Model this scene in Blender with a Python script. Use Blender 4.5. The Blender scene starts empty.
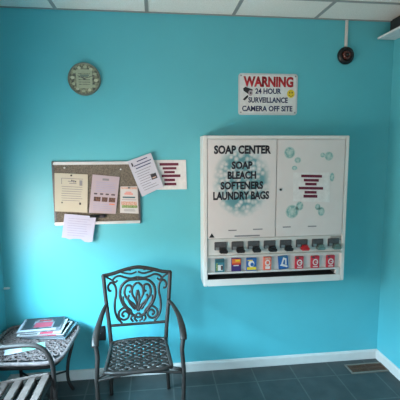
import bpy, bmesh, math, random
from mathutils import Vector, Matrix
random.seed(7)
S = bpy.context.scene
COL = S.collection
PI = math.pi

# ------------------------------------------------------------------ camera, light, exposure
RX0, RY1, RZ1 = -2.92, -5.6, 2.686          # room: x from RX0 to 0, y from RY1 to 0, z from 0 to RZ1
cam = bpy.data.objects.new('camera', bpy.data.cameras.new('camera'))
COL.objects.link(cam)
rows = [(0.99325, -0.11600, -0.00540), (0.01993, 0.12450, 0.99202), (0.11524, 0.98542, -0.12457)]
_yaw, _pitch, _roll = -0.1164, 0.1249, -0.0054
_f = Vector((-math.sin(_yaw)*math.cos(_pitch), math.cos(_yaw)*math.cos(_pitch), -math.sin(_pitch)))
_r = Vector((math.cos(_yaw), math.sin(_yaw), 0)); _u = _r.cross(_f)
_c, _s = math.cos(_roll), math.sin(_roll)
_r, _u = _c*_r+_s*_u, -_s*_r+_c*_u
M = Matrix((( _r.x, _u.x, -_f.x, -1.8086), (_r.y, _u.y, -_f.y, -2.7725), (_r.z, _u.z, -_f.z, 1.7141), (0, 0, 0, 1)))
cam.matrix_world = M
cam.data.sensor_fit = 'HORIZONTAL'; cam.data.sensor_width = 36.0
cam.data.lens = 375.17*36/400
cam.data.clip_start = 0.02
S.camera = cam

S.view_settings.view_transform = 'Standard'
S.view_settings.look = 'None'
S.view_settings.gamma = 1.0
S.view_settings.use_curve_mapping = False
S.view_settings.exposure = 0.65

WY0, WY1, WZ0, WZ1 = -2.1, -0.40, .78, 1.44          # window opening, left wall
FX0, FX1, FZ0, FZ1 = -1.45, -.65, 1.15, 2.05            # opening behind the photographer
SKY, GROUND = (27, 44, 55), (13.3, 10.9, 9.6)
world = bpy.data.worlds.new('world'); S.world = world
world.use_nodes = True
wt_ = world.node_tree; wbg = wt_.nodes['Background']
wtc = wt_.nodes.new('ShaderNodeTexCoord'); wsx = wt_.nodes.new('ShaderNodeSeparateXYZ')
wmr = wt_.nodes.new('ShaderNodeMapRange'); wmr.inputs['From Min'].default_value = .10; wmr.inputs['From Max'].default_value = .40
wmx = wt_.nodes.new('ShaderNodeMixRGB')
wmx.inputs['Color1'].default_value = GROUND+(1,); wmx.inputs['Color2'].default_value = SKY+(1,)
wt_.links.new(wtc.outputs['Generated'], wsx.inputs[0]); wt_.links.new(wsx.outputs['Z'], wmr.inputs['Value'])
wt_.links.new(wmr.outputs['Result'], wmx.inputs['Fac']); wt_.links.new(wmx.outputs['Color'], wbg.inputs['Color'])
wbg.inputs['Strength'].default_value = 1.0
def portal(name, loc, target, sx, sy):
    """marks a window opening so that the daylight through it is sampled well"""
    l = bpy.data.lights.new(name, 'AREA'); l.shape = 'RECTANGLE'; l.size = sx; l.size_y = sy
    l.cycles.is_portal = True
    o = bpy.data.objects.new(name, l); COL.objects.link(o)
    o.location = loc
    o.rotation_euler = (Vector(target)-Vector(loc)).to_track_quat('-Z', 'Y').to_euler()
wy, wz = (WY0+WY1)/2, (WZ0+WZ1)/2
portal('side_window_daylight', (RX0-.145, wy, wz), (0, wy, wz), WY1-WY0, WZ1-WZ0)
fx, fz = (FX0+FX1)/2, (FZ0+FZ1)/2
portal('front_window_daylight', (fx, RY1-.145, fz), (fx, 0, fz), FX1-FX0, FZ1-FZ0)

# ------------------------------------------------------------------ materials
def nodes(name):
    m = bpy.data.materials.new(name); m.use_nodes = True
    nt = m.node_tree
    return m, nt, nt.nodes['Principled BSDF']
def lin(c):
    return tuple((x/12.92 if x <= .04045 else ((x+.055)/1.055)**2.4) for x in [v/255 for v in c])
def mat(name, rgb, rough=.6, metal=0., noise=.08, scale=30., bump=0., spec=.5):
    """procedural paint: a base colour varied a little by noise, with a fine bump"""
    m, nt, b = nodes(name)
    c = lin(rgb)
    n = nt.nodes.new('ShaderNodeTexNoise'); n.inputs['Scale'].default_value = scale; n.inputs['Detail'].default_value = 4
    tc = nt.nodes.new('ShaderNodeTexCoord'); nt.links.new(tc.outputs['Object'], n.inputs['Vector'])
    r = nt.nodes.new('ShaderNodeValToRGB')
    r.color_ramp.elements[0].position = .3; r.color_ramp.elements[1].position = .7
    r.color_ramp.elements[0].color = tuple(x*(1-noise) for x in c)+(1,)
    r.color_ramp.elements[1].color = tuple(min(1, x*(1+noise)) for x in c)+(1,)
    nt.links.new(n.outputs['Fac'], r.inputs['Fac']); nt.links.new(r.outputs['Color'], b.inputs['Base Color'])
    b.inputs['Roughness'].default_value = rough; b.inputs['Metallic'].default_value = metal
    b.inputs['Specular IOR Level'].default_value = spec
    if bump:
        bp = nt.nodes.new('ShaderNodeBump'); bp.inputs['Strength'].default_value = bump; bp.inputs['Distance'].default_value = .002
        nt.links.new(n.outputs['Fac'], bp.inputs['Height']); nt.links.new(bp.outputs['Normal'], b.inputs['Normal'])
    return m

def floor_mat():
    m, nt, b = nodes('slate_tile')
    tc = nt.nodes.new('ShaderNodeTexCoord')
    mp = nt.nodes.new('ShaderNodeMapping'); mp.inputs['Location'].default_value = (0.457+0.31, 0.2, 0)
    br = nt.nodes.new('ShaderNodeTexBrick')
    br.offset = 0.0; br.squash = 1.0
    for k, v in (('Scale', 1.0), ('Mortar Size', .006), ('Mortar Smooth', .3), ('Bias', 0.), ('Brick Width', .315), ('Row Height', .305)):
        br.inputs[k].default_value = v
    br.inputs['Color1'].default_value = lin((64, 68, 68))+(1,)
    br.inputs['Color2'].default_value = lin((54, 60, 60))+(1,)
    br.inputs['Mortar'].default_value = lin((84, 88, 86))+(1,)
    nt.links.new(tc.outputs['Object'], mp.inputs['Vector']); nt.links.new(mp.outputs['Vector'], br.inputs['Vector'])
    n = nt.nodes.new('ShaderNodeTexNoise'); n.inputs['Scale'].default_value = 9; n.inputs['Detail'].default_value = 8
    nt.links.new(tc.outputs['Object'], n.inputs['Vector'])
    mx = nt.nodes.new('ShaderNodeMixRGB'); mx.blend_type = 'MULTIPLY'; mx.inputs['Fac'].default_value = .55
    rp = nt.nodes.new('ShaderNodeValToRGB')
    rp.color_ramp.elements[0].position = .3; rp.color_ramp.elements[0].color = (.5, .5, .5, 1)
    rp.color_ramp.elements[1].position = .7; rp.color_ramp.elements[1].color = (1.2, 1.2, 1.2, 1)
    nt.links.new(n.outputs['Fac'], rp.inputs['Fac'])
    nt.links.new(br.outputs['Color'], mx.inputs['Color1']); nt.links.new(rp.outputs['Color'], mx.inputs['Color2'])
    nt.links.new(mx.outputs['Color'], b.inputs['Base Color'])
    b.inputs['Roughness'].default_value = .5
    bp = nt.nodes.new('ShaderNodeBump'); bp.inputs['Strength'].default_value = .35; bp.inputs['Distance'].default_value = .004
    nt.links.new(n.outputs['Fac'], bp.inputs['Height']); nt.links.new(bp.outputs['Normal'], b.inputs['Normal'])
    return m

def speckle(name, rgb_a, rgb_b, scale, rough=.85, lo=.4, hi=.6, bump=.3):
    m, nt, b = nodes(name)
    tc = nt.nodes.new('ShaderNodeTexCoord')
    n = nt.nodes.new('ShaderNodeTexNoise'); n.inputs['Scale'].default_value = scale; n.inputs['Detail'].default_value = 6
    r = nt.nodes.new('ShaderNodeValToRGB')
    r.color_ramp.elements[0].position = lo; r.color_ramp.elements[0].color = lin(rgb_a)+(1,)
    r.color_ramp.elements[1].position = hi; r.color_ramp.elements[1].color = lin(rgb_b)+(1,)
    nt.links.new(tc.outputs['Object'], n.inputs['Vector']); nt.links.new(n.outputs['Fac'], r.inputs['Fac'])
    nt.links.new(r.outputs['Color'], b.inputs['Base Color']); b.inputs['Roughness'].default_value = rough
    bp = nt.nodes.new('ShaderNodeBump'); bp.inputs['Strength'].default_value = bump; bp.inputs['Distance'].default_value = .002
    nt.links.new(n.outputs['Fac'], bp.inputs['Height']); nt.links.new(bp.outputs['Normal'], b.inputs['Normal'])
    return m

def radial_mat(name, stops, voronoi=None, rough=.5):
    """printed graphic: colour by distance from the middle of the part (generated coords), optionally broken by cells"""
    m, nt, b = nodes(name)
    tc = nt.nodes.new('ShaderNodeTexCoord')
    sub = nt.nodes.new('ShaderNodeVectorMath'); sub.operation = 'SUBTRACT'; sub.inputs[1].default_value = (.5, .5, .5)
    mul = nt.nodes.new('ShaderNodeVectorMath'); mul.operation = 'MULTIPLY'; mul.inputs[1].default_value = (2, 0, 2)
    ln = nt.nodes.new('ShaderNodeVectorMath'); ln.operation = 'LENGTH'
    nt.links.new(tc.outputs['Generated'], sub.inputs[0]); nt.links.new(sub.outputs[0], mul.inputs[0]); nt.links.new(mul.outputs[0], ln.inputs[0])
    r = nt.nodes.new('ShaderNodeValToRGB')
    els = r.color_ramp.elements
    while len(els) < len(stops): els.new(.5)
    for e, (p, c) in zip(els, stops): e.position = p; e.color = lin(c)+(1,)
    nt.links.new(ln.outputs['Value'], r.inputs['Fac'])
    out = r.outputs['Color']
    if voronoi:
        vs, base = voronoi
        v = nt.nodes.new('ShaderNodeTexVoronoi'); v.inputs['Scale'].default_value = vs
        nt.links.new(tc.outputs['Object'], v.inputs['Vector'])
        v2 = nt.nodes.new('ShaderNodeTexNoise'); v2.inputs['Scale'].default_value = vs*.45; v2.inputs['Detail'].default_value = 3
        nt.links.new(tc.outputs['Object'], v2.inputs['Vector'])
        ad = nt.nodes.new('ShaderNodeMath'); ad.operation = 'MULTIPLY'
        nt.links.new(v.outputs['Distance'], ad.inputs[0]); nt.links.new(v2.outputs['Fac'], ad.inputs[1])
        vr = nt.nodes.new('ShaderNodeValToRGB')
        vr.color_ramp.elements[0].position = .06; vr.color_ramp.elements[0].color = (0, 0, 0, 1)
        vr.color_ramp.elements[1].position = .34; vr.color_ramp.elements[1].color = (1, 1, 1, 1)
        nt.links.new(ad.outputs[0], vr.inputs['Fac'])
        mx = nt.nodes.new('ShaderNodeMixRGB'); mx.inputs['Color1'].default_value = lin(base)+(1,)
        nt.links.new(vr.outputs['Color'], mx.inputs['Fac']); nt.links.new(out, mx.inputs['Color2'])
        # more paper colour towards the rim
        rim = nt.nodes.new('ShaderNodeMapRange'); rim.inputs['From Min'].default_value = .72; rim.inputs['From Max'].default_value = 1.
        nt.links.new(ln.outputs['Value'], rim.inputs['Value'])
        mx2 = nt.nodes.new('ShaderNodeMixRGB'); mx2.inputs['Color2'].default_value = lin(base)+(1,)
        nt.links.new(rim.outputs['Result'], mx2.inputs['Fac']); nt.links.new(mx.outputs['Color'], mx2.inputs['Color1'])
        out = mx2.outputs['Color']
    nt.links.new(out, b.inputs['Base Color']); b.inputs['Roughness'].default_value = rough
    return m

TEAL = (86, 179, 190)
DOORW = (211, 206, 203)
MT = {}
MT['wall'] = mat('teal_wall_paint', TEAL, .45, 0, .03, 3.0, .08)
MT['white_paint'] = mat('white_trim_paint', (210, 203, 198), .4, 0, .03, 20)
MT['floor'] = floor_mat()
MT['ceil'] = speckle('ceiling_tile', (228, 226, 218), (238, 236, 230), 160, .95)
MT['grid'] = mat('ceiling_grid_metal', (150, 152, 150), .5, 0, .03)
MT['cabinet'] = mat('white_enamel', (214, 214, 210), .32, 0, .02, 12)
MT['door'] = mat('door_enamel', DOORW, .35, 0, .02, 12)
MT['panel'] = mat('panel_enamel', (200, 202, 198), .35, 0, .02, 12)
MT['seam'] = mat('grey_seam', (150, 150, 146), .5)
MT['black'] = mat('black_plastic', (18, 18, 20), .4)
MT['dark'] = mat('dark_cavity', (26, 27, 29), .7)
MT['ink'] = mat('black_ink', (22, 20, 34), .5)
MT['navy'] = mat('navy_ink', (26, 34, 84), .5)
MT['red_ink'] = mat('red_ink', (178, 28, 40), .5)
MT['maroon'] = mat('maroon_ink', (96, 10, 46), .5)
MT['grey_ink'] = mat('grey_ink', (120, 120, 124), .6)
MT['lilac_ink'] = mat('lilac_ink', (150, 150, 176), .6)
MT['steel'] = mat('brushed_steel', (150, 150, 150), .35, .8, .1, 60)
MT['gunmetal'] = mat('gunmetal', (78, 78, 80), .4, .25, .2, 60)
MT['red_plastic'] = mat('red_plastic', (176, 28, 34), .35)
MT['green_grey'] = mat('greenish_metal', (112, 136, 130), .35, .4, .15, 60)
MT['bronze'] = speckle('cast_bronze', (31, 25, 23), (47, 39, 35), 60, .5, .35, .65, .2)
MT['table_metal'] = speckle('cast_pewter', (100, 85, 84), (134, 116, 113), 50, .55, .35, .65, .2)
MT['arm_metal'] = speckle('dark_taupe_metal', (34, 25, 23), (50, 39, 36), 50, .6, .35, .65, .15)
MT['slat'] = speckle('weathered_slat', (76, 62, 57), (104, 88, 82), 22, .7, .3, .7, .3)
MT['alu'] = mat('aluminium', (200, 202, 202), .35, .3, .04, 40)
MT['cork'] = speckle('grey_cork', (88, 82, 72), (118, 111, 99), 120, .95, .35, .65, .6)
MT['cream'] = mat('cream_paper', (180, 175, 156), .7, 0, .04, 8)
MT['pink'] = mat('pink_paper', (168, 155, 161), .7, 0, .04, 8)
MT['paper'] = mat('white_paper', (190, 191, 202), .7, 0, .02, 8)
MT['paper_warm'] = mat('warm_white_paper', (192, 190, 188), .7, 0, .02, 8)
MT['paper_blue'] = mat('bluish_paper', (178, 179, 198), .7, 0, .03, 8)
MT['brown_pic'] = speckle('brown_photo', (44, 24, 22), (112, 74, 56), 140, .6, .4, .6, 0)
MT['dark_pic'] = speckle('dark_photo', (28, 24, 30), (96, 80, 86), 220, .6, .4, .6, 0)
MT['green_pic'] = speckle('green_photo', (84, 120, 58), (150, 166, 110), 120, .6, .4, .6, 0)
MT['salmon_pic'] = speckle('salmon_photo', (186, 132, 112), (202, 176, 160), 120, .6, .4, .6, 0)
MT['orange'] = mat('orange_ink', (214, 110, 48), .5)
MT['yellow'] = mat('yellow_ink', (222, 196, 44), .5)
MT['blue'] = mat('blue_ink', (30, 92, 158), .45)
MT['purple'] = mat('purple_ink', (58, 40, 104), .45)
MT['teal_ink'] = mat('teal_ink', (54, 116, 130), .45)
MT['red_box'] = mat('red_card', (186, 42, 62), .45)
MT['white_card'] = mat('white_card', (214, 214, 212), .5)
MT['coral'] = mat('coral_card', (214, 104, 84), .45)
MT['teal_dark'] = mat('dark_teal_ink', (40, 84, 92), .5)
MT['clock_ring'] = speckle('clock_ring_print', (70, 76, 70), (142, 146, 120), 55, .5, .40, .60, 0)
MT['clock_mid'] = mat('clock_middle_print', (158, 168, 142), .5)
MT['clock_rim'] = mat('clock_rim', (112, 122, 112), .45, .2)
MT['clock_num'] = mat('clock_pale_marks', (184, 186, 160), .5)
MT['lens'] = mat('brown_lens', (82, 44, 38), .15)
MT['vent'] = mat('brown_register', (98, 66, 48), .5, .2)
MT['vent_rim'] = mat('grey_register_frame', (128, 118, 108), .5, .2)
MT['shelf'] = mat('white_shelf', (216, 222, 224), .4)
MT['plug'] = mat('black_outlet', (20, 20, 22), .4)
MT['pages'] = mat('magazine_pages', (128, 122, 124), .7, 0, .15, 90)
MT['mint'] = mat('mint_print', (128, 206, 168), .6, 0, .1, 40)
MT['cover_pink'] = mat('magazine_red', (190, 60, 84), .4)
MT['cover_grey'] = speckle('magazine_photo', (52, 44, 48), (150, 140, 146), 18, .35, .42, .58, 0)
MT['cover_blue'] = mat('magazine_blue', (96, 128, 138), .4)
MT['cover_dark'] = mat('magazine_dark', (40, 36, 42), .35)
MT['cluster'] = radial_mat('bubble_cluster_print', [(0, (92, 142, 146)), (.6, (84, 138, 144)), (1, (112, 162, 164))], (30, DOORW))
MT['bubble'] = radial_mat('bubble_print', [(0, (192, 204, 198)), (.45, (140, 178, 172)), (.8, (88, 146, 144)), (1, (150, 182, 178))], (70, (178, 196, 190)))

# ------------------------------------------------------------------ mesh helpers
def obj(name, bm, m, parent=None, smooth=False):
    me = bpy.data.meshes.new(name)
    bmesh.ops.recalc_face_normals(bm, faces=bm.faces)
    bm.to_mesh(me); bm.free()
    if smooth:
        for p in me.polygons: p.use_smooth = True
    me.materials.append(MT[m] if isinstance(m, str) else m)
    o = bpy.data.objects.new(name, me); COL.objects.link(o)
    if parent: o.parent = parent
    return o
def thing(name, label, cat, loc=(0, 0, 0), rotz=0, group=None):
    o = bpy.data.objects.new(name, None); COL.objects.link(o)
    o.empty_display_size = .05
    o.location = loc; o.rotation_euler = (0, 0, rotz)
    return tag(o, label, cat, group)
def tag(o, label, cat, group=None):
    o['label'] = label; o['category'] = cat
    if group: o['group'] = group
    return o
def struct(o):
    o['kind'] = 'structure'; return o
def BM(): return bmesh.new()
def box(bm, x0, x1, y0, y1, z0, z1, bev=0., mx=None):
    c = Vector(((x0+x1)/2, (y0+y1)/2, (z0+z1)/2))
    r = bmesh.ops.create_cube(bm, size=1.0)
    vs = r['verts']
    for v in vs: v.co = Vector((v.co.x*(x1-x0), v.co.y*(y1-y0), v.co.z*(z1-z0)))+c
    if bev > 0:
        es = list({e for v in vs for e in v.link_edges})
        rr = bmesh.ops.bevel(bm, geom=es, offset=bev, segments=2, affect='EDGES')
        vs = list({v for f in rr['faces'] for v in f.verts}|{v for v in vs if v.is_valid})
    if mx is not None: bmesh.ops.transform(bm, matrix=mx, verts=vs)
    return bm
def catmull(pts, n=6, closed=False):
    pts = [Vector(p) for p in pts]; out = []; N = len(pts)
    for i in range(N if closed else N-1):
        if closed: a, b, c, d = pts[(i-1) % N], pts[i], pts[(i+1) % N], pts[(i+2) % N]
        else: a, b, c, d = pts[max(i-1, 0)], pts[i], pts[i+1], pts[min(i+2, N-1)]
        for k in range(n):
            t = k/n
            out.append(.5*((2*b)+(c-a)*t+(2*a-5*b+4*c-d)*t*t+(3*b-a-3*c+d)*t**3))
    if not closed: out.append(pts[-1])
    return out
def tube(bm, pts, ra, rb=None, up=(0, 1, 0), n=8, closed=False, taper=None):
    """sweep an ellipse (ra across, rb along 'up') along a polyline"""
    rb = rb or ra; pts = [Vector(p) for p in pts]; N = len(pts); rings = []
    up = Vector(up)
    for i, p in enumerate(pts):
        if closed: t = pts[(i+1) % N]-pts[(i-1) % N]
        else: t = pts[min(i+1, N-1)]-pts[max(i-1, 0)]
        if t.length < 1e-9: t = Vector((0, 0, 1))
        t.normalize()
        s = t.cross(up)
        if s.length < 1e-3: s = t.cross(Vector((1, 0, .01)))
        s.normalize(); w = s.cross(t).normalized()
        k = taper(i/(N-1)) if taper else 1.
        rings.append([bm.verts.new(p+s*(ra*k*math.cos(2*PI*j/n))+w*(rb*k*math.sin(2*PI*j/n))) for j in range(n)])
    for i in range(N if closed else N-1):
        a, b = rings[i], rings[(i+1) % N]
        for j in range(n): bm.faces.new((a[j], a[(j+1) % n], b[(j+1) % n], b[j]))
    if not closed:
        bm.faces.new(rings[0][::-1]); bm.faces.new(rings[-1])
    return bm
def disc(bm, cx, cz, rx, rz, y0, y1, n=32):
    """disc standing upright (facing -y), from depth y0 (front) to y1 (back)"""
    f = [bm.verts.new((cx+rx*math.cos(2*PI*i/n), y0, cz+rz*math.sin(2*PI*i/n))) for i in range(n)]
    k = [bm.verts.new((v.co.x, y1, v.co.z)) for v in f]
    bm.faces.new(f); bm.faces.new(k[::-1])
    for i in range(n): bm.faces.new((f[i], k[i], k[(i+1) % n], f[(i+1) % n]))
    return bm
def lathe(bm, prof, n=32, mx=None):
    """profile of (radius, height) about z"""
    rings = []
    for r, h in prof:
        if r < 1e-6: rings.append([bm.verts.new((0, 0, h))])
        else: rings.append([bm.verts.new((r*math.cos(2*PI*i/n), r*math.sin(2*PI*i/n), h)) for i in range(n)])
    for a, b in zip(rings, rings[1:]):
        for i in range(n):
            j = (i+1) % n
            if len(a) == 1 and len(b) == 1: continue
            if len(a) == 1: bm.faces.new((a[0], b[j], b[i]))
            elif len(b) == 1: bm.faces.new((a[i], a[j], b[0]))
            else: bm.faces.new((a[i], a[j], b[j], b[i]))
    if mx is not None: bmesh.ops.transform(bm, matrix=mx, verts=bm.verts)
    return bm
def prism(bm, poly, y0, y1):
    """polygon in (x, z), from depth y0 (front) to y1"""
    f = [bm.verts.new((x, y0, z)) for x, z in poly]; k = [bm.verts.new((x, y1, z)) for x, z in poly]
    n = len(poly)
    bm.faces.new(f); bm.faces.new(k[::-1])
    for i in range(n): bm.faces.new((f[i], k[i], k[(i+1) % n], f[(i+1) % n]))
    return bm
def text(name, body, m, parent, x0, x1, z0, z1, y, bold=.0, thick=.0006):
    cu = bpy.data.curves.new(name, 'FONT'); cu.body = body; cu.offset = bold; cu.resolution_u = 3
    o = bpy.data.objects.new('tmp', cu); COL.objects.link(o)
    dg = bpy.context.evaluated_depsgraph_get(); dg.update()
    me = bpy.data.meshes.new_from_object(o.evaluated_get(dg))
    bpy.data.objects.remove(o); bpy.data.curves.remove(cu)
    xs = [v.co.x for v in me.vertices]; ys = [v.co.y for v in me.vertices]
    ax, bx, ay, by = min(xs), max(xs), min(ys), max(ys)
    bm = BM(); bm.from_mesh(me); bpy.data.meshes.remove(me)
    for v in bm.verts:
        v.co = Vector((x0+(v.co.x-ax)/(bx-ax)*(x1-x0), y, z0+(v.co.y-ay)/(by-ay)*(z1-z0)))
    bmesh.ops.recalc_face_normals(bm, faces=bm.faces)
    r = bmesh.ops.extrude_face_region(bm, geom=bm.faces[:])
    for g in r['geom']:
        if isinstance(g, bmesh.types.BMVert): g.co.y -= thick
    return obj(name, bm, m, parent)

# ------------------------------------------------------------------ the room
T = .14
b = box(BM(), RX0-T, T, RY1-T, T, -.1, 0); struct(obj('floor', b, 'floor'))
b = box(BM(), RX0-T, T, RY1-T, T, RZ1, RZ1+.1); struct(obj('ceiling', b, 'ceil'))
b = box(BM(), RX0-T, T, 0, T, 0, RZ1); struct(obj('wall_back', b, 'wall'))
b = box(BM(), 0, T, RY1, 0, 0, RZ1); struct(obj('wall_right', b, 'wall'))
b = BM()
box(b, RX0-T, RX0, WY1, 0, 0, RZ1); box(b, RX0-T, RX0, RY1, WY0, 0, RZ1)
box(b, RX0-T, RX0, WY0, WY1, 0, WZ0); box(b, RX0-T, RX0, WY0, WY1, WZ1, RZ1)
struct(obj('wall_left', b, 'wall'))
b = BM()
box(b, RX0-T, FX0, RY1-T, RY1, 0, RZ1); box(b, FX1, T, RY1-T, RY1, 0, RZ1)
box(b, FX0, FX1, RY1-T, RY1, 0, FZ0); box(b, FX0, FX1, RY1-T, RY1, FZ1, RZ1)
struct(obj('wall_front', b, 'wall'))
# window frames
b = BM()
for z in (WZ0, WZ1-.05): box(b, RX0-.09, RX0-.04, WY0, WY1, z, z+.05)
for y in (WY0, (WY0+WY1)/2-.03, WY1-.06): box(b, RX0-.09, RX0-.04, y, y+.06, WZ0+.05, WZ1-.05)
struct(obj('window_1', b, 'alu'))
b = BM()
for z in (FZ0, FZ1-.05): box(b, FX0, FX1, RY1-.09, RY1-.04, z, z+.05)
for x in (FX0, (FX0+FX1)/2-.03, FX1-.06): box(b, x, x+.06, RY1-.09, RY1-.04, FZ0+.05, FZ1-.05)
struct(obj('window_2', b, 'alu'))
# baseboards: a flat board with a rounded top
def base(name, fn):
    prof = [(0, 0), (.014, 0), (.014, .062), (.010, .073), (.004, .0775), (0, .0775)]
    bm = BM(); e = [[bm.verts.new(fn(t, d, z)) for d, z in prof] for t in (0, 1)]
    n = len(prof)
    for i in range(n): bm.faces.new((e[0][i], e[0][(i+1) % n], e[1][(i+1) % n], e[1][i]))
    bm.faces.new(e[0]); bm.faces.new(e[1][::-1])
    struct(obj(name, bm, 'white_paint'))
base('baseboard_back', lambda t, d, z: (RX0+t*(-RX0), -d, z))
base('baseboard_right', lambda t, d, z: (-d, -.014+t*(RY1+.014), z))
base('baseboard_left', lambda t, d, z: (RX0+d, -.014+t*(RY1+.014), z))
# suspended ceiling grid and the wall angle round it
b = BM()
zx = RZ1
for i in range(-1, 5):
    x = -2.46+.61*i
    if RX0 < x < 0: box(b, x-.012, x+.012, RY1, 0, zx-.004, zx+.001)
y = -.325
while y > RY1:
    box(b, RX0, 0, y-.012, y+.012, zx-.0035, zx+.001); y -= 1.22
struct(obj('trim_1', b, 'grid'))
b = BM()
box(b, RX0, 0, -.014, 0, zx-.006, zx-.001)
box(b, -.014, 0, RY1, 0, zx-.006, zx-.001)
struct(obj('trim_2', b, 'grid'))

# ------------------------------------------------------------------ soap vending machine
X0, X1, Z0, Z1, D = -1.482, -.422, .757, 1.832, -.19
vm = thing('soap_vending_machine', 'large white wall-mounted soap vending cabinet with blue-black SOAP CENTER lettering', 'vending machine', ((X0+X1)/2, 0, Z0))
OX, OZ = (X0+X1)/2, Z0
def V(o):                                   # parts are built in room coordinates, then hung on the machine
    o.location = (-OX, 0, -OZ) if o.parent == vm else o.location
    return o
b = BM()
box(b, X0, X1, -.09, 0, Z0, Z1)                                   # back
box(b, X0, X0+.028, D, -.09, Z0, Z1, .004); box(b, X1-.028, X1, D, -.09, Z0, Z1, .004)   # sides
box(b, X0+.028, X1-.028, D, -.09, Z1-.024, Z1, .003)               # top rim
box(b, X0+.028, X1-.028, -.168, -.09, .978, Z1-.024)               # core behind doors
box(b, X0+.028, X1-.028, D, -.09, Z0, .806, .003)                  # lower lip
box(b, X0+.028, X1-.028, -.16, -.09, .857, .978)                   # behind the samples
cab = V(obj('cabinet', b, 'cabinet', vm))
b = BM(); box(b, X0+.03, X1-.03, -.205, -.168, .972, .984, .003); box(b, X0+.03, X1-.03, -.187, -.158, .845, .858, .002)
V(obj('shelf_ledge', b, 'panel', vm))
b = BM(); box(b, X0+.03, X1-.03, -.182, -.167, .984, 1.104, .002)
V(obj('coin_panel', b, 'panel', vm))
b = BM(); box(b, X0+.03, X1-.03, -.094, -.0905, .807, .844); box(b, X0+.03, X1-.06, -.185, -.094, .806, .8075)
V(obj('delivery_slot', b, 'dark', vm))  # slot lining coloured dark: the shade of the recess is painted in
b = BM(); box(b, X1-.062, X1-.03, -.186, -.16, .806, .846, .002)
V(obj('slot_end_plate', b, 'panel', vm))
# two doors
ZD0, ZD1, XM = 1.108, 1.806, -.958
dl = V(obj('door', box(BM(), X0+.031, XM-.002, -.191, -.169, ZD0, ZD1, .003), 'door', vm))
dr = V(obj('door', box(BM(), XM+.002, X1-.031, -.191, -.169, ZD0, ZD1, .003), 'door', vm))
DY = -.1914
obj('bubble_cluster', disc(BM(), -1.208, 1.512, .215, .262, -.1916, -.1908, 48), 'cluster', dl)
for body, x0, x1, z0, z1 in (('SOAP CENTER', -1.408, -1.003, 1.705, 1.765), ('SOAP', -1.284, -1.134, 1.600, 1.654), ('BLEACH', -1.312, -1.108, 1.530, 1.585),
                             ('SOFTENERS', -1.362, -1.056, 1.457, 1.513), ('LAUNDRY BAGS', -1.414, -1.011, 1.384, 1.443)):
    text('lettering', body, 'ink', dl, x0, x1, z0, z1, -.1918, .045)
def strips(name, parent, m, rows, y, t=.0005):
    bm = BM()
    for x0, x1, z, h in rows: box(bm, x0, x1, y-t, y, z-h/2, z+h/2)
    return obj(name, bm, m, parent)
for q in ((-1.305, -1.245, 1.165, .008), (-1.125, -1.055, 1.168, .008)): strips('small_print', dl, 'grey_ink', [q], DY+.0004)
for q in ((-.905, -.845, 1.178, .008), (-.716, -.650, 1.178, .008)): strips('small_print', dr, 'grey_ink', [q], DY+.0004)
for cx, cz, rx, rz in ((-.867, 1.712, .040, .042), (-.806, 1.659, .024, .022), (-.828, 1.604, .021, .016), (-.622, 1.694, .018, .018), (-.575, 1.686, .033, .032),
                       (-.545, 1.535, .017, .034), (-.838, 1.290, .049, .050), (-.782, 1.330, .028, .034), (-.646, 1.320, .021, .024), (-.618, 1.286, .026, .034)):
    obj('bubble', disc(BM(), cx, cz, rx, rz, -.1916, -.1908, 28), 'bubble', dr)
lk = obj('door_lock', disc(BM(), -.928, 1.451, .010, .010, -.196, -.190, 16), 'steel', dr)
obj('keyhole', disc(BM(), -.928, 1.451, .007, .007, -.1975, -.1955, 12), 'black', lk)
b = prism(BM(), [(-1.443, 1.117), (-1.405, 1.117), (-1.424, 1.149)], -.1925, -.1908)
wt = obj('warning_triangle', b, 'black', dl)
strips('warning_text', dl, 'grey_ink', [(-1.26, -1.075, 1.122, .010)], DY+.0004)
strips('rating_plate', vm, 'seam', [(-.535, -.435, 1.082, .034)], -.1822).location = (-OX, 0, -OZ)
# coin slides
for i, cx in enumerate((-1.360, -1.236, -1.118, -.999, -.878, -.756, -.635, -.512)):
    hm = 'red_plastic' if i == 5 else ('green_grey' if i > 5 else 'black')
    b = box(BM(), cx-.044, cx+.044, -.190, -.181, 1.022, 1.082, .003)
    cs = V(obj('coin_slide', b, 'gunmetal' if i != 5 else 'gunmetal', vm))
    b = BM(); box(b, cx-.040, cx+.040, -.1945, -.1895, 1.052, 1.080, .001)
    obj('face_plate', b, 'gunmetal', cs)
    b = BM(); box(b, cx-.036, cx-.010, -.198, -.189, 1.026, 1.046, .002)
    obj('coin_gauge', b, 'steel', cs)
    b = BM(); box(b, cx-.010, cx+.048, -.224, -.183, 1.004, 1.028, .005); box(b, cx-.002, cx+.040, -.218, -.189, 1.027, 1.043, .004)
    obj('push_handle', b, hm, cs)
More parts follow.
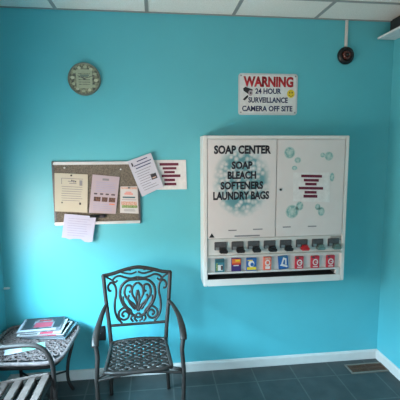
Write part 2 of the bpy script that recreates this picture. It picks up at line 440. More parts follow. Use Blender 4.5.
# the sample packs standing in the display row
def pack(label, cx, w, h, base_m, blocks, tilt=0, group=None):
    o = thing('detergent_pack', label, 'detergent pack', (cx, -.1735, .8585 if not tilt else .8625), 0, group)
    o.rotation_euler = (0, tilt, 0)
    obj('carton', box(BM(), -w/2, w/2, -.009, .009, .0, h, .0015), base_m, o)
    for bi, (m, pts) in enumerate(blocks):
        yo = -.0096-.0003*bi
        if m[0] == '@':
            rx, cx2, cz2 = pts
            obj('printed_badge', disc(BM(), cx2*w, cz2*h, rx*w, rx*w*1.15, yo, -.0088, 20), m[1:], o)
        else:
            obj('printed_panel', prism(BM(), [(px*w, pz*h) for px, pz in pts], yo, -.0086), m, o)
    return o
R4 = lambda x0, x1, z0, z1: [(x0, z0), (x1, z0), (x1, z1), (x0, z1)]
pack('small teal soap box with pale picture, leftmost of the eight packs', -1.364, .068, .096, 'teal_ink',
     [('white_card', R4(-.25, .3, .12, .55)), ('teal_dark', R4(-.45, .45, .74, .95)), ('dark_pic', R4(.1, .34, .16, .5)), ('green_pic', R4(-.42, -.22, .1, .7))])
pack('small soap box, orange above and purple below', -1.243, .070, .098, 'purple',
     [('orange', R4(-.46, .46, .62, .96)), ('red_ink', R4(-.46, .46, .5, .62)), ('white_card', R4(-.3, .25, .42, .49)), ('yellow', R4(-.1, .36, .76, .88))])
pack('small blue soap box with yellow base band and white oval', -1.130, .074, .096, 'blue',
     [('yellow', R4(-.46, .46, .08, .3)), ('@white_card', (.3, -.03, .55)), ('@blue', (.17, .05, .5)), ('yellow', R4(-.4, .1, .78, .86))])
pack('small coral pack with pale round emblem, fourth from left', -1.010, .058, .098, 'coral',
     [('@white_card', (.34, 0, .56)), ('@coral', (.2, 0, .58)), ('white_card', R4(-.3, .3, .1, .3)), ('salmon_pic', R4(-.4, .4, .82, .96))])
pack('small blue pack tilted in the row with white swoosh', -.885, .072, .098, 'blue',
     [('white_card', [(-.4, .3), (.35, .1), (.4, .22), (-.1, .4), (.15, .86), (0, .9), (-.25, .42)]), ('white_card', [(-.1, .72), (.1, .86), (.34, .8), (.3, .3), (.16, .34), (.18, .7)]),
      ('teal_ink', R4(-.42, .42, .9, .97))], -.10)
for cx, where in ((-.767, 'nearest the blue pack'), (-.645, 'in the middle of three alike'), (-.525, 'rightmost in the display row')):
    pack('small red pack with white ring emblem, '+where, cx, .062, .092, 'red_box',
         [('@white_card', (.34, 0, .5)), ('@red_box', (.22, 0, .5)), ('white_card', R4(-.02, .20, .46, .53)), ('dark_pic', R4(-.44, -.1, .84, .96)), ('white_card', R4(-.3, .3, .1, .17))],
         0, 'red detergent packs in the display row')

# ------------------------------------------------------------------ paper notices
def sheet(name, label, cat, corners, y, m, curl=.004, group=None, torn=False, th=.0008):
    """corners tl, tr, br, bl as (x, z); gentle curl away from the wall"""
    tl, tr, br, bl = [Vector((x, 0, z)) for x, z in corners]
    c = (tl+tr+br+bl)/4
    bm = BM(); n, mm = 8, 8; g = []
    for j in range(mm+1):
        row = []
        for i in range(n+1):
            u, v = i/n, j/mm
            p = (tl*(1-u)+tr*u)*(1-v)+(bl*(1-u)+br*u)*v
            if torn and j == mm: p += Vector((0, 0, random.choice((-.008, .008, .0, .010))))
            p.y = -curl*((2*u-1)**2)*v*.5
            row.append(bm.verts.new((p.x-c.x, p.y, p.z-c.z)))
        g.append(row)
    for j in range(mm):
        for i in range(n): bm.faces.new((g[j][i], g[j][i+1], g[j+1][i+1], g[j+1][i]))
    r = bmesh.ops.extrude_face_region(bm, geom=bm.faces[:])
    for q in r['geom']:
        if isinstance(q, bmesh.types.BMVert): q.co.y += th
    t = thing(name, label, cat, (c.x, y, c.z), 0, group)
    obj('page', bm, m, t)
    ux = (tr-tl+br-bl)/2; uz = (tl-bl+tr-br)/2
    return t, ux, uz, curl
def marks(name, s, m, rows, lift=.0008):
    """rows of (u0, u1, v0, v1) in page units (u right, v up, 0..1)"""
    t, ux, uz, curl = s
    bm = BM()
    for u0, u1, v0, v1 in rows:
        f = []
        def at(u, v): 
            p = ux*(u-.5)+uz*(v-.5); p.y = -curl*((2*u-1)**2)*(1-v)*.5-lift; return p
        n = max(1, int((u1-u0)*8))
        prev = None
        for k in range(n+1):
            u = u0+(u1-u0)*k/n
            q = [bm.verts.new(at(u, v0)), bm.verts.new(at(u, v1))]
            if prev: bm.faces.new((prev[0], q[0], q[1], prev[1]))
            prev = q
    r = bmesh.ops.extrude_face_region(bm, geom=bm.faces[:])
    for q in r['geom']:
        if isinstance(q, bmesh.types.BMVert): q.co.y -= .0003
    return obj(name, bm, m, t)
BARS = [(.18, .90, .83, .91), (.27, .80, .69, .76), (.33, .73, .56, .62), (.10, .96, .41, .49), (.30, .72, .27, .34), (.26, .77, .12, .20)]
BR = [(.20, .86, .83, .91), (.29, .77, .69, .76), (.34, .71, .55, .62), (.13, .90, .41, .49), (.32, .70, .27, .34), (.28, .74, .13, .21)]
def bars_notice(label, corners, y, rows):
    s = sheet('paper_notice', label, 'notice', corners, y, 'white_card', .001)
    marks('printed_lines', s, 'maroon', rows)
    return s
bars_notice('white notice with six maroon lines on the vending cabinet\'s right door', [(-.838, 1.572), (-.567, 1.570), (-.556, 1.352), (-.834, 1.366)], -.193, [(.22, .79, .83, .92), (.29, .70, .69, .78), (.33, .64, .56, .65), (.15, .82, .42, .51), (.31, .64, .28, .37), (.28, .66, .14, .24)])
bars_notice('white notice with six maroon lines on teal wall beside the bulletin board', [(-1.90, 1.664), (-1.588, 1.664), (-1.583, 1.447), (-1.90, 1.447)], -.006, [(.38, .82, .81, .90), (.45, .77, .68, .76), (.48, .73, .55, .63), (.42, .86, .42, .51), (.48, .73, .28, .37), (.48, .76, .14, .23)])

# ------------------------------------------------------------------ bulletin board
bb = thing('bulletin_board', 'grey cork bulletin board with pale metal rails pinned with paper notices', 'bulletin board', (-2.232, 0, 1.205))
def BBl(x): return x+2.232
bw0, bw1, bh = -.302, .302, .452
obj('cork_panel', box(BM(), bw0+.006, bw1-.006, -.014, 0, .006, bh-.006), 'cork', bb)
obj('frame_rail', box(BM(), bw0, bw1, -.019, 0, bh-.022, bh, .002), 'alu', bb)
obj('frame_rail', box(BM(), bw0, bw1, -.030, 0, 0, .020, .002), 'alu', bb)
obj('frame_rail', box(BM(), bw0-.004, bw0+.012, -.019, 0, -.004, bh+.003, .002), 'gunmetal', bb)
obj('frame_rail', box(BM(), bw1-.012, bw1+.004, -.019, 0, -.004, bh+.003, .002), 'gunmetal', bb)
def lines(u0, u1, v1, v0, n, h, jit=.1):
    return [(u0+random.random()*jit*.3, u1-random.random()*jit, v1-(v1-v0)*k/(n-1)-h/2, v1-(v1-v0)*k/(n-1)+h/2) for k in range(n)]
s = sheet('paper_notice', 'cream printed sheet with fine lines, leftmost on the cork board', 'notice', [(-2.520, 1.580), (-2.291, 1.566), (-2.305, 1.290), (-2.530, 1.306)], -.020, 'cream', .006)
marks('printed_lines', s, 'grey_ink', lines(.2, .85, .66, .30, 7, .014)+[(.4, .62, .79, .81), (.44, .66, .74, .76), (.2, .22, .72, .88), (.2, .86, .865, .88), (.75, .84, .70, .84)])
marks('heading', s, 'ink', [(.50, .54, .79, .84), (.56, .60, .78, .83), (.62, .65, .78, .82)])
marks('signature', s, 'ink', [(.74, .80, .20, .26)]); marks('seal', s, 'ink', [(.2, .24, .22, .26)])
s = sheet('paper_notice', 'pinkish flyer with a row of dark pictures, on the middle of the cork board', 'notice', [(-2.258, 1.566), (-2.068, 1.545), (-2.106, 1.277), (-2.295, 1.290)], -.0205, 'pink', .006)
marks('printed_lines', s, 'lilac_ink', lines(.14, .9, .82, .58, 6, .016)); marks('printed_lines', s, 'lilac_ink', lines(.12, .86, .24, .08, 4, .014))
marks('logo', s, 'grey_ink', [(.38, .62, .87, .925)])
marks('photo_strip', s, 'dark_pic', [(.12, .24, .49, .53), (.34, .46, .49, .53), (.55, .67, .49, .53), (.76, .9, .49, .53)])
marks('photo', s, 'brown_pic', [(.13, .38, .31, .43)]); marks('photo', s, 'brown_pic', [(.43, .64, .31, .43)]); marks('photo', s, 'brown_pic', [(.69, .93, .31, .43)])
marks('highlight', s, 'orange', [(.72, .92, .245, .27)])
tw = [(-2.066, 1.476), (-1.944, 1.476), (-1.940, 1.274), (-2.074, 1.284)]
s = sheet('paper_notice', 'small orange and green flyer, rightmost on the cork board', 'notice', tw, -.020, 'paper_warm', .004)
marks('picture', s, 'salmon_pic', [(.06, .94, .30, .44)]); marks('top_band', s, 'salmon_pic', [(.06, .94, .90, .97)])
marks('grass_band', s, 'green_pic', [(.08, .96, .20, .30)])
marks('teal_heading', s, 'teal_dark', [(.14, .84, .57, .62)])
marks('red_heading', s, 'coral', [(.24, .72, .70, .74)]); marks('red_heading', s, 'coral', [(.3, .64, .77, .80)])
marks('printed_lines', s, 'grey_ink', [(.1, .9, .50, .515), (.2, .84, .08, .10), (.2, .8, .13, .145)])
s = sheet('paper_notice', 'white flyer taped askew over the board\'s upper right corner with small dark picture', 'notice', [(-2.010, 1.657), (-1.842, 1.716), (-1.757, 1.472), (-1.912, 1.400)], -.030, 'paper', .008)
marks('printed_lines', s, 'grey_ink', lines(.1, .88, .66, .12, 9, .014, .35))
marks('heading', s, 'navy', [(.34, .8, .90, .925), (.16, .92, .81, .835), (.2, .86, .73, .755)])
marks('picture', s, 'cover_dark', [(.66, .9, .30, .45)]); marks('picture_band', s, 'salmon_pic', [(.70, .86, .33, .36)], .0012)
marks('ornament', s, 'ink', [(.09, .15, .83, .93)])
s = sheet('paper_notice', 'white torn handwritten page hanging below the cork board', 'notice', [(-2.462, 1.288), (-2.243, 1.264), (-2.276, 1.080), (-2.490, 1.108)], -.034, 'paper_blue', .008, None, True)
marks('handwriting', s, 'lilac_ink', lines(.12, .9, .84, .18, 8, .018, .2))
# pins and the marker
def pin(label, x, y, z, m='black'):
    t = thing('push_pin', label, 'push pin', (x, y, z), 0)
    mx = Matrix.Rotation(PI/2, 4, 'X')
    obj('pin_head', lathe(BM(), [(0, .0), (.006, .0), (.006, .002), (.0035, .004), (.0035, .010), (.0055, .012), (.0045, .014), (0, .014)], 12, mx), m, t, True)
pin('black push pin at the top of the cream sheet', -2.405, -.0205, 1.560)
pin('black push pin at the top of the orange and green flyer', -2.005, -.021, 1.466)
pin('pale push pin in the cork board above the cream sheet', -2.450, -.014, 1.615, 'white_card')
pin('pale push pin in the cork above the pinkish flyer', -2.060, -.014, 1.600, 'white_card')
mk = thing('marker_pen', 'black marker pen clipped flat to the cork below the pinkish flyer', 'marker', (-2.238, -.0265, 1.264), 0)
mx = Matrix.Rotation(PI/2, 4, 'Y')
obj('barrel', lathe(BM(), [(0, -.05), (.0105, -.05), (.0115, -.045), (.0115, .02), (0, .02)], 14, mx), 'black', mk, True)
obj('cap', lathe(BM(), [(0, .018), (.0125, .018), (.0125, .055), (.009, .060), (0, .060)], 14, mx), 'ink', mk, True)

# ------------------------------------------------------------------ warning sign
sg = thing('warning_sign', 'white metal surveillance sign with red WARNING heading above the cabinet', 'sign', (-.974, 0, 2.140))
def rrect(hx, hz, r, n=6):
    p = []
    for cx, cz, a in ((hx-r, hz-r, 0), (-hx+r, hz-r, 90), (-hx+r, -hz+r, 180), (hx-r, -hz+r, 270)):
        for k in range(n+1):
            t = math.radians(a+90*k/n); p.append((cx+r*math.cos(t), cz+r*math.sin(t)))
    return p
obj('rim', prism(BM(), rrect(.224, .149, .022), -.005, 0), 'alu', sg)
obj('plate', prism(BM(), rrect(.212, .137, .016), -.0062, -.0045), 'white_card', sg)
sy = -.0064
text('lettering', 'WARNING', 'red_ink', sg, -.188, .190, .052, .128, sy, .05)
text('lettering', '24 HOUR', 'navy', sg, -.098, .098, .003, .043, sy, .03)
text('lettering', 'SURVEILLANCE', 'navy', sg, -.150, .150, -.061, -.021, sy, .03)
text('lettering', 'CAMERA OFF SITE', 'navy', sg, -.196, .188, -.123, -.083, sy, .03)
cg = obj('camera_symbol', prism(BM(), [(-.190, .040), (-.172, .052), (-.118, .034), (-.122, .006), (-.150, .000), (-.186, .024)], sy-.0006, sy+.0004), 'black', sg)
obj('bracket_symbol', prism(BM(), [(-.176, -.046), (-.150, -.020), (-.152, -.006), (-.164, -.012), (-.192, -.038)], sy-.0006, sy+.0004), 'black', cg)
obj('lens_symbol', disc(BM(), -.134, .008, .017, .021, sy-.0011, sy, 18), 'pink', cg)
obj('lens_centre', disc(BM(), -.132, .008, .006, .008, sy-.0015, sy, 12), 'ink', cg)
sm = obj('smiling_face', disc(BM(), .173, .006, .029, .030, sy-.0008, sy+.0004, 28), 'yellow', sg)
b = BM()
for ex in (.164, .182): disc(b, ex, .014, .004, .007, sy-.0013, sy-.0004, 10)
pts = [(.173+.018*math.cos(math.radians(a)), sy-.001, .006+.018*math.sin(math.radians(a))) for a in range(200, 341, 14)]
tube(b, pts, .0018, .0006, (0, 1, 0), 6)
obj('face_marks', b, 'ink', sm)
for sx in (-1, 1):
    for sz in (-1, 1):
        obj('screw', disc(BM(), sx*.206, sz*.131, .006, .006, -.0085, -.005, 12), 'steel', sg)

# ------------------------------------------------------------------ round clock
ck = thing('wall_clock', 'round antique-print green and beige clock high on the teal wall', 'clock', (-2.288, 0, 2.226))
ck.scale = (.965, 1, .965)
mx = Matrix.Rotation(PI/2, 4, 'X')
obj('rim', lathe(BM(), [(0, 0), (.113, 0), (.115, .004), (.115, .018), (.110, .023), (.104, .020), (.104, .017), (0, .017)], 48, mx), 'clock_rim', ck, False)
obj('face', disc(BM(), 0, 0, .105, .105, -.0185, -.016, 48), 'clock_ring', ck)
b = prism(BM(), rrect(.056, .066, .012), -.0192, -.018)
mid = obj('middle_print', b, 'clock_mid', ck)
strips('printed_lines', ck, 'clock_ring', [(-.04, .04, z, .005) for z in (.036, .012, -.006, -.022, -.038)], -.0191)
strips('maker_lines', ck, 'teal_dark', [(-.030, .034, .026, .006), (-.022, .026, .016, .004)], -.0192)
for k in range(12):
    a = 2*PI*k/12+.1
    obj('hour_mark', disc(BM(), .082*math.sin(a), .084*math.cos(a), .012 if k % 3 else .014, .011, -.0192, -.018, 10), 'clock_num' if k % 2 else 'clock_mid', ck)
b = BM(); tube(b, [(.01, -.0205, -.002), (-.045, -.0205, .022)], .0022, .0006); obj('hour_hand', b, 'gunmetal', ck)
b = BM(); tube(b, [(-.012, -.0215, -.002), (.072, -.0215, .026)], .0016, .0006); obj('minute_hand', b, 'gunmetal', ck)
obj('hub', disc(BM(), 0, 0, .005, .005, -.0235, -.018, 12), 'gunmetal', ck)

# ------------------------------------------------------------------ security camera and its cable cover
cm = thing('dome_camera', 'dark round dome camera on the wall below the ceiling', 'camera', (-.386, 0, 2.428))
obj('base', lathe(BM(), [(0, 0), (.060, 0), (.064, .006), (.063, .018), (.056, .028), (.046, .033), (.038, .031), (.035, .024), (0, .024)], 40, mx), 'black', cm, True)
dm = obj('dome', lathe(BM(), [(.034, .022), (.033, .030), (.028, .038), (.020, .043), (.017, .041), (.014, .036), (0, .036)], 32, mx), 'lens', cm, True)
obj('lens', lathe(BM(), [(0, .044), (.008, .043), (.012, .039), (.012, .034), (0, .034)], 20, mx), 'black', dm, True)
cv = tag(obj('cable_cover', box(BM(), -.010, .010, -.014, 0, 0, .199, .003), 'white_paint'), 'slim white cable cover running from ceiling down to the camera', 'cable cover')
cv.location = (-.386, 0, 2.486)

# ------------------------------------------------------------------ shelf, box, outlet, vent, corner clip
sh = thing('wall_shelf', 'white shelf high on the right wall, cropped by the photo edge', 'shelf', (0, -.01, 2.55))
obj('board', box(BM(), -.142, 0, -.62, 0, 0, .014, .002), 'shelf', sh)
obj('bracket', box(BM(), -.10, 0, -.50, -.47, -.012, 0, .002), 'shelf', sh)
sp = thing('loudspeaker', 'black boxy speaker standing on the white shelf under the ceiling', 'speaker', (-.0, -.06, 2.564))
b = box(BM(), -.085, -.006, -.34, 0, 0, .108, .014); obj('housing', b, 'black', sp)
b = box(BM(), -.088, -.083, -.32, -.02, .014, .096, .002); obj('grille', b, 'dark', sp)
ol = thing('outlet_plate', 'black outlet plate low on the wall behind the metal armchair', 'outlet', (-2.249, 0, .36))
obj('plate', box(BM(), -.036, .036, -.007, 0, -.058, .058, .003), 'plug', ol)
for z in (.024, -.024): obj('socket', disc(BM(), 0, z, .016, .014, -.009, -.006, 20), 'dark', ol)
obj('screw', disc(BM(), 0, 0, .003, .003, -.0085, -.006, 10), 'steel', ol)
vt = thing('floor_vent', 'brown slotted metal floor register in the corner by the baseboard', 'vent', (-.165, -.138, 0), math.radians(0))
b = BM(); W, Dp, q = .318/2, .125/2, .014
box(b, -W, W, -Dp, -Dp+q, 0, .006, .001); box(b, -W, W, Dp-q, Dp, 0, .006, .001); box(b, -W, -W+q, -Dp+q, Dp-q, 0, .006, .001); box(b, W-q, W, -Dp+q, Dp-q, 0, .006, .001)
obj('frame', b, 'vent_rim', vt)
obj('duct_shade', box(BM(), -W+q, W-q, -Dp+q, Dp-q, 0, .0008), 'dark', vt)  # flat dark sheet, its colour standing in for shade below the louvres
b = BM()
n = 26
for k in range(n):
    x = -W+q+(2*W-2*q)*(k+.5)/n
    box(b, x-.0028, x+.0028, -Dp+q, Dp-q, .0008, .0045)
box(b, -W+q, W-q, -.004, .004, .0008, .005); box(b, -.006, .006, -Dp+q, Dp-q, .0008, .005)
obj('louvres', b, 'vent', vt)
cc = tag(obj('cable_clip', box(BM(), 0, .042, -.014, 0, -.007, .007, .003), 'white_card'), 'tiny white cable clip in the wall corner above the table', 'clip')
cc.location = (RX0, 0, .748)

# ------------------------------------------------------------------ cast metal armchair
TH = math.radians(2.5)
ch = thing('armchair', 'dark bronze cast-metal armchair with scrollwork back and woven lattice seat', 'chair', (-1.940, -.484, 0), TH)
SH = .43
def bp(u, v):
    """point of the back: u metres across, v metres up the back from the lower rail"""
    return Vector((u, .205+.075*((v+.12)/.47)+.012*(1-(u/.22)**2), SH+.115+v))
BT = .315
b = BM()
for s in (-1, 1):
    pass
def post(s):
    P_ = [(s*.205, .275, 0), (s*.197, .235, .2), (s*.188, .20, .40), (s*.188, .198, SH), (s*.196, .208, SH+.12), (s*.215, .238, SH+.29), (s*.229, .264, SH+.458)]
    return tube(BM(), catmull(P_, 5), .0135, .0135, (0, 1, 0), 8)
for s in (-1, 1): obj('rear_leg_post', post(s), 'bronze', ch, True)
top = [(-.236, .267, SH+.452), (-.17, .275, SH+.460), (-.09, .281, SH+.482), (0, .284, SH+.496), (.09, .281, SH+.482), (.17, .275, SH+.460), (.236, .267, SH+.452)]
obj('top_rail', tube(BM(), catmull(top, 6), .013, .011, (0, 1, 0), 8), 'bronze', ch, True)
obj('lower_rail', tube(BM(), catmull([(-.196, .207, SH+.118), (0, .219, SH+.112), (.196, .207, SH+.118)], 8), .010, .009, (0, 1, 0), 8), 'bronze', ch, True)
b = BM()
def scroll(uv, r=.0080, both=True, n=6):
    for s in ((-1, 1) if both else (1,)):
        tube(b, catmull([bp(s*u*.212, v*BT) for u, v in uv], n), r, .007, (0, 1, 0), 6)
def spiral(cu, cv, r0, r1, a0, turns, n=9):
    return [(cu+(r0+(r1-r0)*k/n)*math.cos(a0+2*PI*turns*k/n)/.212, cv+(r0+(r1-r0)*k/n)*math.sin(a0+2*PI*turns*k/n)/BT) for k in range(n+1)]
scroll([(.84, .72), (.92, .74), (.94, .83), (.84, .90), (.72, .82), (.69, .66), (.74, .48), (.74, .28), (.66, .12), (.52, .01)])
scroll([(0, .93), (.30, .92), (.52, .80), (.57, .62), (.50, .44), (.36, .30), (.18, .17), (.0, .10)], .0098)
scroll(spiral(.44, .185, .054, .010, math.radians(195), -1.8, 12), .0080)
scroll([(.03, .02), (.12, .08), (.08, .16), (0, .20)])
scroll([(.16, .02), (.24, .09), (.18, .16)], .0075)
scroll([(0, .24), (.12, .38), (.34, .52), (.43, .66), (.36, .80), (.22, .80), (.20, .70), (.28, .66)], .0085)
scroll([(0, .28), (.06, .46), (.18, .62), (.16, .76), (.06, .84), (0, .85)], .0080)
scroll([(0, .34), (.045, .48), (.035, .62), (0, .70)], .0080)
scroll([(.10, .28), (.26, .42), (.32, .54), (.28, .60)], .0080)
scroll([(.30, .30), (.46, .46), (.47, .58)], .0070)
scroll([(.0, .99), (.2, .96), (.4, .99), (.56, 1.03), (.7, 1.01), (.80, .94), (.72, .90), (.64, .94)], .0075)
scroll([(.02, 1.10), (.2, 1.06), (.38, 1.08), (.52, 1.11), (.38, 1.15), (.2, 1.14)], .0065)
scroll([(.80, .94), (.9, .99), (1.0, 1.03)], .0065)
obj('scrollwork', b, 'bronze', ch, True)
# seat: rim and woven lattice, slightly dished
def sp_(x, y):
    k = (y+.18)/.36                                          # 0 front, 1 rear
    hw = .198*(1-k)+.180*k
    return hw
def zs(x, y): return SH+.014*(1-(x/.2)**2)*max(0, (y+.02)/.2)-.010*(1-(x/.2)**2)*(1-abs(y)/.18)-(.018*((-y-.10)/.08)**2 if y < -.10 else 0)
rim = []
for k in range(9): x = -.180+.360*k/8; rim.append((x, .185+.008*(1-(x/.180)**2), zs(x, .18)))
for k in range(1, 8): y = .18-.33*k/8; rim.append((sp_(0, y), y, zs(.2, y)))
for k in range(9): x = .198-.396*k/8; rim.append((x, -.150-.018*(1-(x/.198)**2), zs(x, -.15)))
for k in range(1, 8): y = -.15+.33*k/8; rim.append((-sp_(0, y), y, zs(.2, y)))
st = obj('seat_frame', tube(BM(), rim, .013, .012, (0, 0, 1), 8, True), 'bronze', ch, True)
b = BM()
dirs = ((.90, .62), (-.90, .62))
for d, (dx, dy) in enumerate(dirs):
    for k in range(-13, 14):
        ox = k*.056
        pts = []
        t = -.6
        while t <= .6:
            x, y = ox+dx*t, dy*t
            if -.162 < y < .185 and abs(x) < sp_(x, y)+.002:
                ph = (1 if d else -1)*math.cos(PI*(t+(ox/2/dx))/.0311)
                pts.append((x, y, zs(x, y)+.0025*ph))
            t += .008
        if len(pts) > 2: tube(b, pts, .0138, .003, (0, 0, 1), 6)
obj('woven_seat', b, 'bronze', ch, True)
# arms and front legs
for s in (-1, 1):
    o_ = .012
    arm = [(s*.206, .225, .700), (s*.228+o_*.4, .175, .685), (s*.250+o_, .07, .658), (s*.260+o_, -.04, .636), (s*.262+o_, -.115, .616), (s*.260+o_, -.150, .592)]
    obj('armrest', tube(BM(), catmull(arm, 6), .019, .010, (0, 0, 1), 10, False, lambda t: .6+.5*min(1, t*1.6)), 'bronze', ch, True)
    leg = [(s*.260+o_, -.142, .602), (s*.250+o_, -.150, .53), (s*.254+o_, -.155, .46), (s*.258+o_, -.158, .38), (s*.254+o_, -.160, .2), (s*.258+o_, -.168, 0)]
    obj('front_leg', tube(BM(), catmull(leg, 6), .0135, .0135, (0, 1, 0), 8), 'bronze', ch, True)
    b = BM(); tube(b, [(s*.254+.012, -.156, SH-.028), (s*.19, -.15, SH-.012)], .010, .009, (0, 1, 0), 8)
    obj('seat_support', b, 'bronze', ch, True)
b = BM(); tube(b, catmull([(-.242, -.158, SH-.045), (0, -.150, SH-.022), (.266, -.158, SH-.045)], 8), .009, .010, (0, 1, 0), 8)
obj('front_stretcher', b, 'bronze', ch, True)
b = BM(); tube(b, [(-.188, .198, SH-.01), (.188, .198, SH-.01)], .010, .010, (0, 1, 0), 8)
obj('rear_stretcher', b, 'bronze', ch, True)

# ------------------------------------------------------------------ cast metal side table
TZ = .465
tb = thing('side_table', 'pewter cast-metal side table with pierced floral top in the left corner', 'table', (-2.645, -.300, 0), math.radians(-4))
def sq(a, h, e=6.5):
    c, s_ = math.cos(a), math.sin(a)
    r = h/((abs(c)**e+abs(s_)**e)**(1/e))
    return (r*c, r*s_)
HT = .256
outline = [sq(2*PI*k/72, HT) for k in range(72)]
b = BM(); tube(b, [(x, y, TZ) for x, y in outline], .013, .013, (0, 0, 1), 8, True)
obj('rim', b, 'table_metal', tb, True)
b = BM()
def arcs(cx, cy, r, a0, turns, r1=.3, n=14, w=.0042):
    pts = []
    for k in range(n+1):
        t = k/n; rr = r*(1-t*(1-r1)); a = a0+2*PI*turns*t
        pts.append((cx+rr*math.cos(a), cy+rr*math.sin(a), TZ+.006))
    tube(b, pts, w, .004, (0, 0, 1), 5)
def leaf(cx, cy, L, a, w=.011):
    ca, sa = math.cos(a), math.sin(a)
    q = [(-.5, 0), (-.2, .5), (.15, .42), (.5, 0), (.15, -.42), (-.2, -.5)]
    up_, dn = [], []
    for px, py in q:
        x, y = px*L, py*w*2
        up_.append(b.verts.new((cx+ca*x-sa*y, cy+sa*x+ca*y, TZ+.0085))); dn.append(b.verts.new((up_[-1].co.x, up_[-1].co.y, TZ+.002)))
    b.faces.new(up_); b.faces.new(dn[::-1])
    for i in range(6): b.faces.new((up_[i], dn[i], dn[(i+1) % 6], up_[(i+1) % 6]))
g = .052
for i in range(-5, 6):
    for j in range(-5, 6):
        x, y = i*g, j*g
        a = math.atan2(y, x); rr = math.hypot(x, y)
        lim = math.hypot(*sq(a, HT-.022))
        if rr > lim-.012: continue
        sgn = 1 if (i+j) % 2 else -1
        arcs(x, y, .024, a+sgn*1.2, sgn*1.15)
        leaf(x+.5*g, y, .036, .8*sgn+.3*i, .008)
        if (i-j) % 2: leaf(x, y+.5*g, .034, -.8*sgn+.4*j, .008)
        arcs(x+.5*g, y+.5*g, .018, a, -sgn*.9, .5, 10, .0036)
for k in range(16):
    a = 2*PI*k/16; x, y = sq(a, HT-.012)
    tube(b, [(x*.12, y*.12, TZ+.003), (x*.55, y*.55, TZ+.003), (x, y, TZ+.003)], .004, .003, (0, 0, 1), 5)
ring = [sq(2*PI*k/48, HT*.62) for k in range(48)]
tube(b, [(x, y, TZ+.004) for x, y in ring], .005, .004, (0, 0, 1), 5, True)
obj('pierced_top', b, 'table_metal', tb, False)
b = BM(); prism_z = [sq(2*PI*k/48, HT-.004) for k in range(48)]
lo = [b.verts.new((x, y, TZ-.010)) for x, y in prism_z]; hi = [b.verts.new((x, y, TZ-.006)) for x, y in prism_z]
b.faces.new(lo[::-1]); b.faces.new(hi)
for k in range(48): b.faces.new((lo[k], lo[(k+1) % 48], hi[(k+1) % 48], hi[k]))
obj('added_shade_plate', b, 'dark', tb)  # added solid plate that blocks light, so the table casts a fuller shadow
b = BM(); tube(b, [sq(2*PI*k/48, HT-.03)+(TZ-.035,) for k in range(48)], .004, .022, (0, 0, 1), 6, True)
obj('apron', b, 'arm_metal', tb, True)
for sx in (-1, 1):
    for sy_ in (-1, 1):
        P_ = [(sx*.195, sy_*.195, TZ-.012), (sx*.200, sy_*.200, TZ-.10), (sx*.170, sy_*.170, TZ-.24), (sx*.165, sy_*.165, .10), (sx*.190, sy_*.190, .0)]
        obj('leg', tube(BM(), catmull(P_, 6), .012, .012, (0, 1, 0), 8), 'arm_metal', tb, True)
b = BM()
for sx in (-1, 1): tube(b, catmull([(sx*.167, -sx*.167, .16), (0, 0, .19), (-sx*.167, sx*.167, .16)][:3], 6), .007, .007, (0, 0, 1), 6)
tube(b, catmull([(.167, .167, .16), (0, 0, .19), (-.167, -.167, .16)], 6), .007, .007, (0, 0, 1), 6)
obj('cross_brace', b, 'arm_metal', tb, True)

# magazines on the table (stacked), and a folded leaflet in front of them
def magazine(name, label, cx, cy, z, w, d, h, rot, cover, prints):
    o = thing(name, label, 'magazine', (cx, cy, z), rot, 'magazines stacked on the side table')
    obj('pages', box(BM(), -w/2+.002, w/2-.002, -d/2+.002, d/2-.002, .0006, h-.0006), 'pages', o)
    b = BM(); box(b, -w/2, w/2, -d/2, d/2, h-.0008, h); box(b, -w/2, w/2, -d/2, d/2, 0, .0008); box(b, -w/2-.001, -w/2+.001, -d/2, d/2, 0, h)
    obj('cover', b, cover, o)
    for m, x0, x1, y0, y1 in prints:
        obj('cover_print', box(BM(), x0*w, x1*w, y0*d, y1*d, h-.0002, h+.0005), m, o)
    return o
mz = TZ+.0138
magazine('magazine', 'magazine at the bottom of the stack, pale blue edge showing', -2.560, -.165, mz, .29, .235, .012, math.radians(-9), 'cover_blue', [('white_card', .2, .45, -.4, .4), ('teal_ink', .38, .44, -.3, .3)])
magazine('magazine', 'dark magazine sticking out of the middle of the stack', -2.575, -.168, mz+.0128, .285, .232, .009, math.radians(-5), 'cover_dark', [('white_card', .3, .46, -.45, .45), ('cover_blue', .36, .43, -.4, .4), ('cover_pink', -.2, .3, -.47, -.38)])
magazine('magazine', 'pale magazine just under the topmost red-printed one', -2.612, -.160, mz+.0226, .285, .225, .008, math.radians(1), 'paper_warm', [('cover_pink', 0, .3, -.49, -.36), ('cover_dark', -.45, -.05, -.48, -.42)])
magazine('magazine', 'topmost magazine of the stack with red block on its cover', -2.632, -.135, mz+.0314, .280, .218, .007, math.radians(3), 'cover_grey',
         [('cover_pink', -.16, .26, -.20, .14), ('cover_dark', -.42, -.20, -.22, .40), ('paper', -.46, .40, -.46, -.34), ('cover_dark', .30, .48, -.28, .48), ('red_ink', -.1, .2, .24, .32), ('cover_dark', -.42, .28, -.31, -.24), ('paper', -.49, -.45, -.48, .48), ('cover_dark', -.44, .3, .40, .48)])
lf = thing('leaflet', 'mint and white folded leaflet lying in front of the magazine stack', 'leaflet', (-2.662, -.392, TZ+.0135), math.radians(19))
obj('page', box(BM(), -.118, .118, -.036, .036, -.002, -.0008), 'paper', lf)
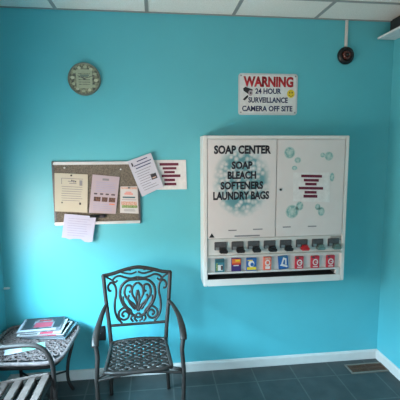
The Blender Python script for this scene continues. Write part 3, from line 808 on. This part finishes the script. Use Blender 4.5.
obj('mint_print', box(BM(), -.02, .116, -.034, .034, -.0009, -.0002), 'mint', lf)
obj('fold', box(BM(), -.118, .118, -.034, .036, -.0026, -.002), 'paper_warm', lf)

# ------------------------------------------------------------------ slatted armchair in the left foreground
sc = thing('slatted_armchair', 'dark metal armchair with grey slatted seat in the left foreground', 'chair', (-2.66, -.87, 0))
ZS = .42
for k in range(6):
    x = .188-k*.0765
    b = box(BM(), x-.0215, x+.0215, -.245, .245, -.009, .009, .003)
    for v in b.verts: v.co.z += ZS+.13*(x-.19)-.012*(1-(v.co.y/.25)**2)
    obj('seat_slat', b, 'slat', sc)
for s in (-1, 1):
    b = BM(); tube(b, catmull([(-.21, s*.252, ZS-.048), (-.05, s*.256, ZS-.030), (.12, s*.256, ZS-.005), (.20, s*.252, ZS+.004)], 6), .009, .012, (0, 0, 1), 8)
    obj('side_rail', b, 'slat', sc, True)
    arm = [(-.215, s*.262, .575), (-.12, s*.264, .600), (0, s*.264, .607), (.10, s*.264, .607), (.160, s*.262, .590), (.200, s*.258, .548), (.222, s*.255, .49), (.228, s*.254, .43), (.232, s*.254, .3), (.240, s*.254, .15), (.252, s*.256, 0)]
    obj('armrest_leg', tube(BM(), catmull(arm, 6), .013, .017, (0, 1, 0), 10), 'arm_metal', sc, True)
    rl = [(-.195, s*.262, 0), (-.20, s*.262, .3), (-.212, s*.262, .575), (-.235, s*.262, .80)]
    obj('rear_leg_post', tube(BM(), catmull(rl, 6), .013, .013, (0, 1, 0), 8), 'arm_metal', sc, True)
b = BM()
for z in (.79, .52): tube(b, [(-.235+(.8-z)*.1, -.262, z), (-.235+(.8-z)*.1, .262, z)], .011, .011, (0, 0, 1), 8)
obj('back_rail', b, 'arm_metal', sc, True)
for k in range(5):
    y = -.2+k*.1
    obj('back_slat', box(BM(), -.218, -.206, y-.024, y+.024, .52, .78, .003), 'slat', sc)
b = BM()
tube(b, [(.214, -.254, ZS-.02), (.214, .254, ZS-.02)], .010, .010, (0, 0, 1), 8)
obj('front_rail', b, 'arm_metal', sc, True)
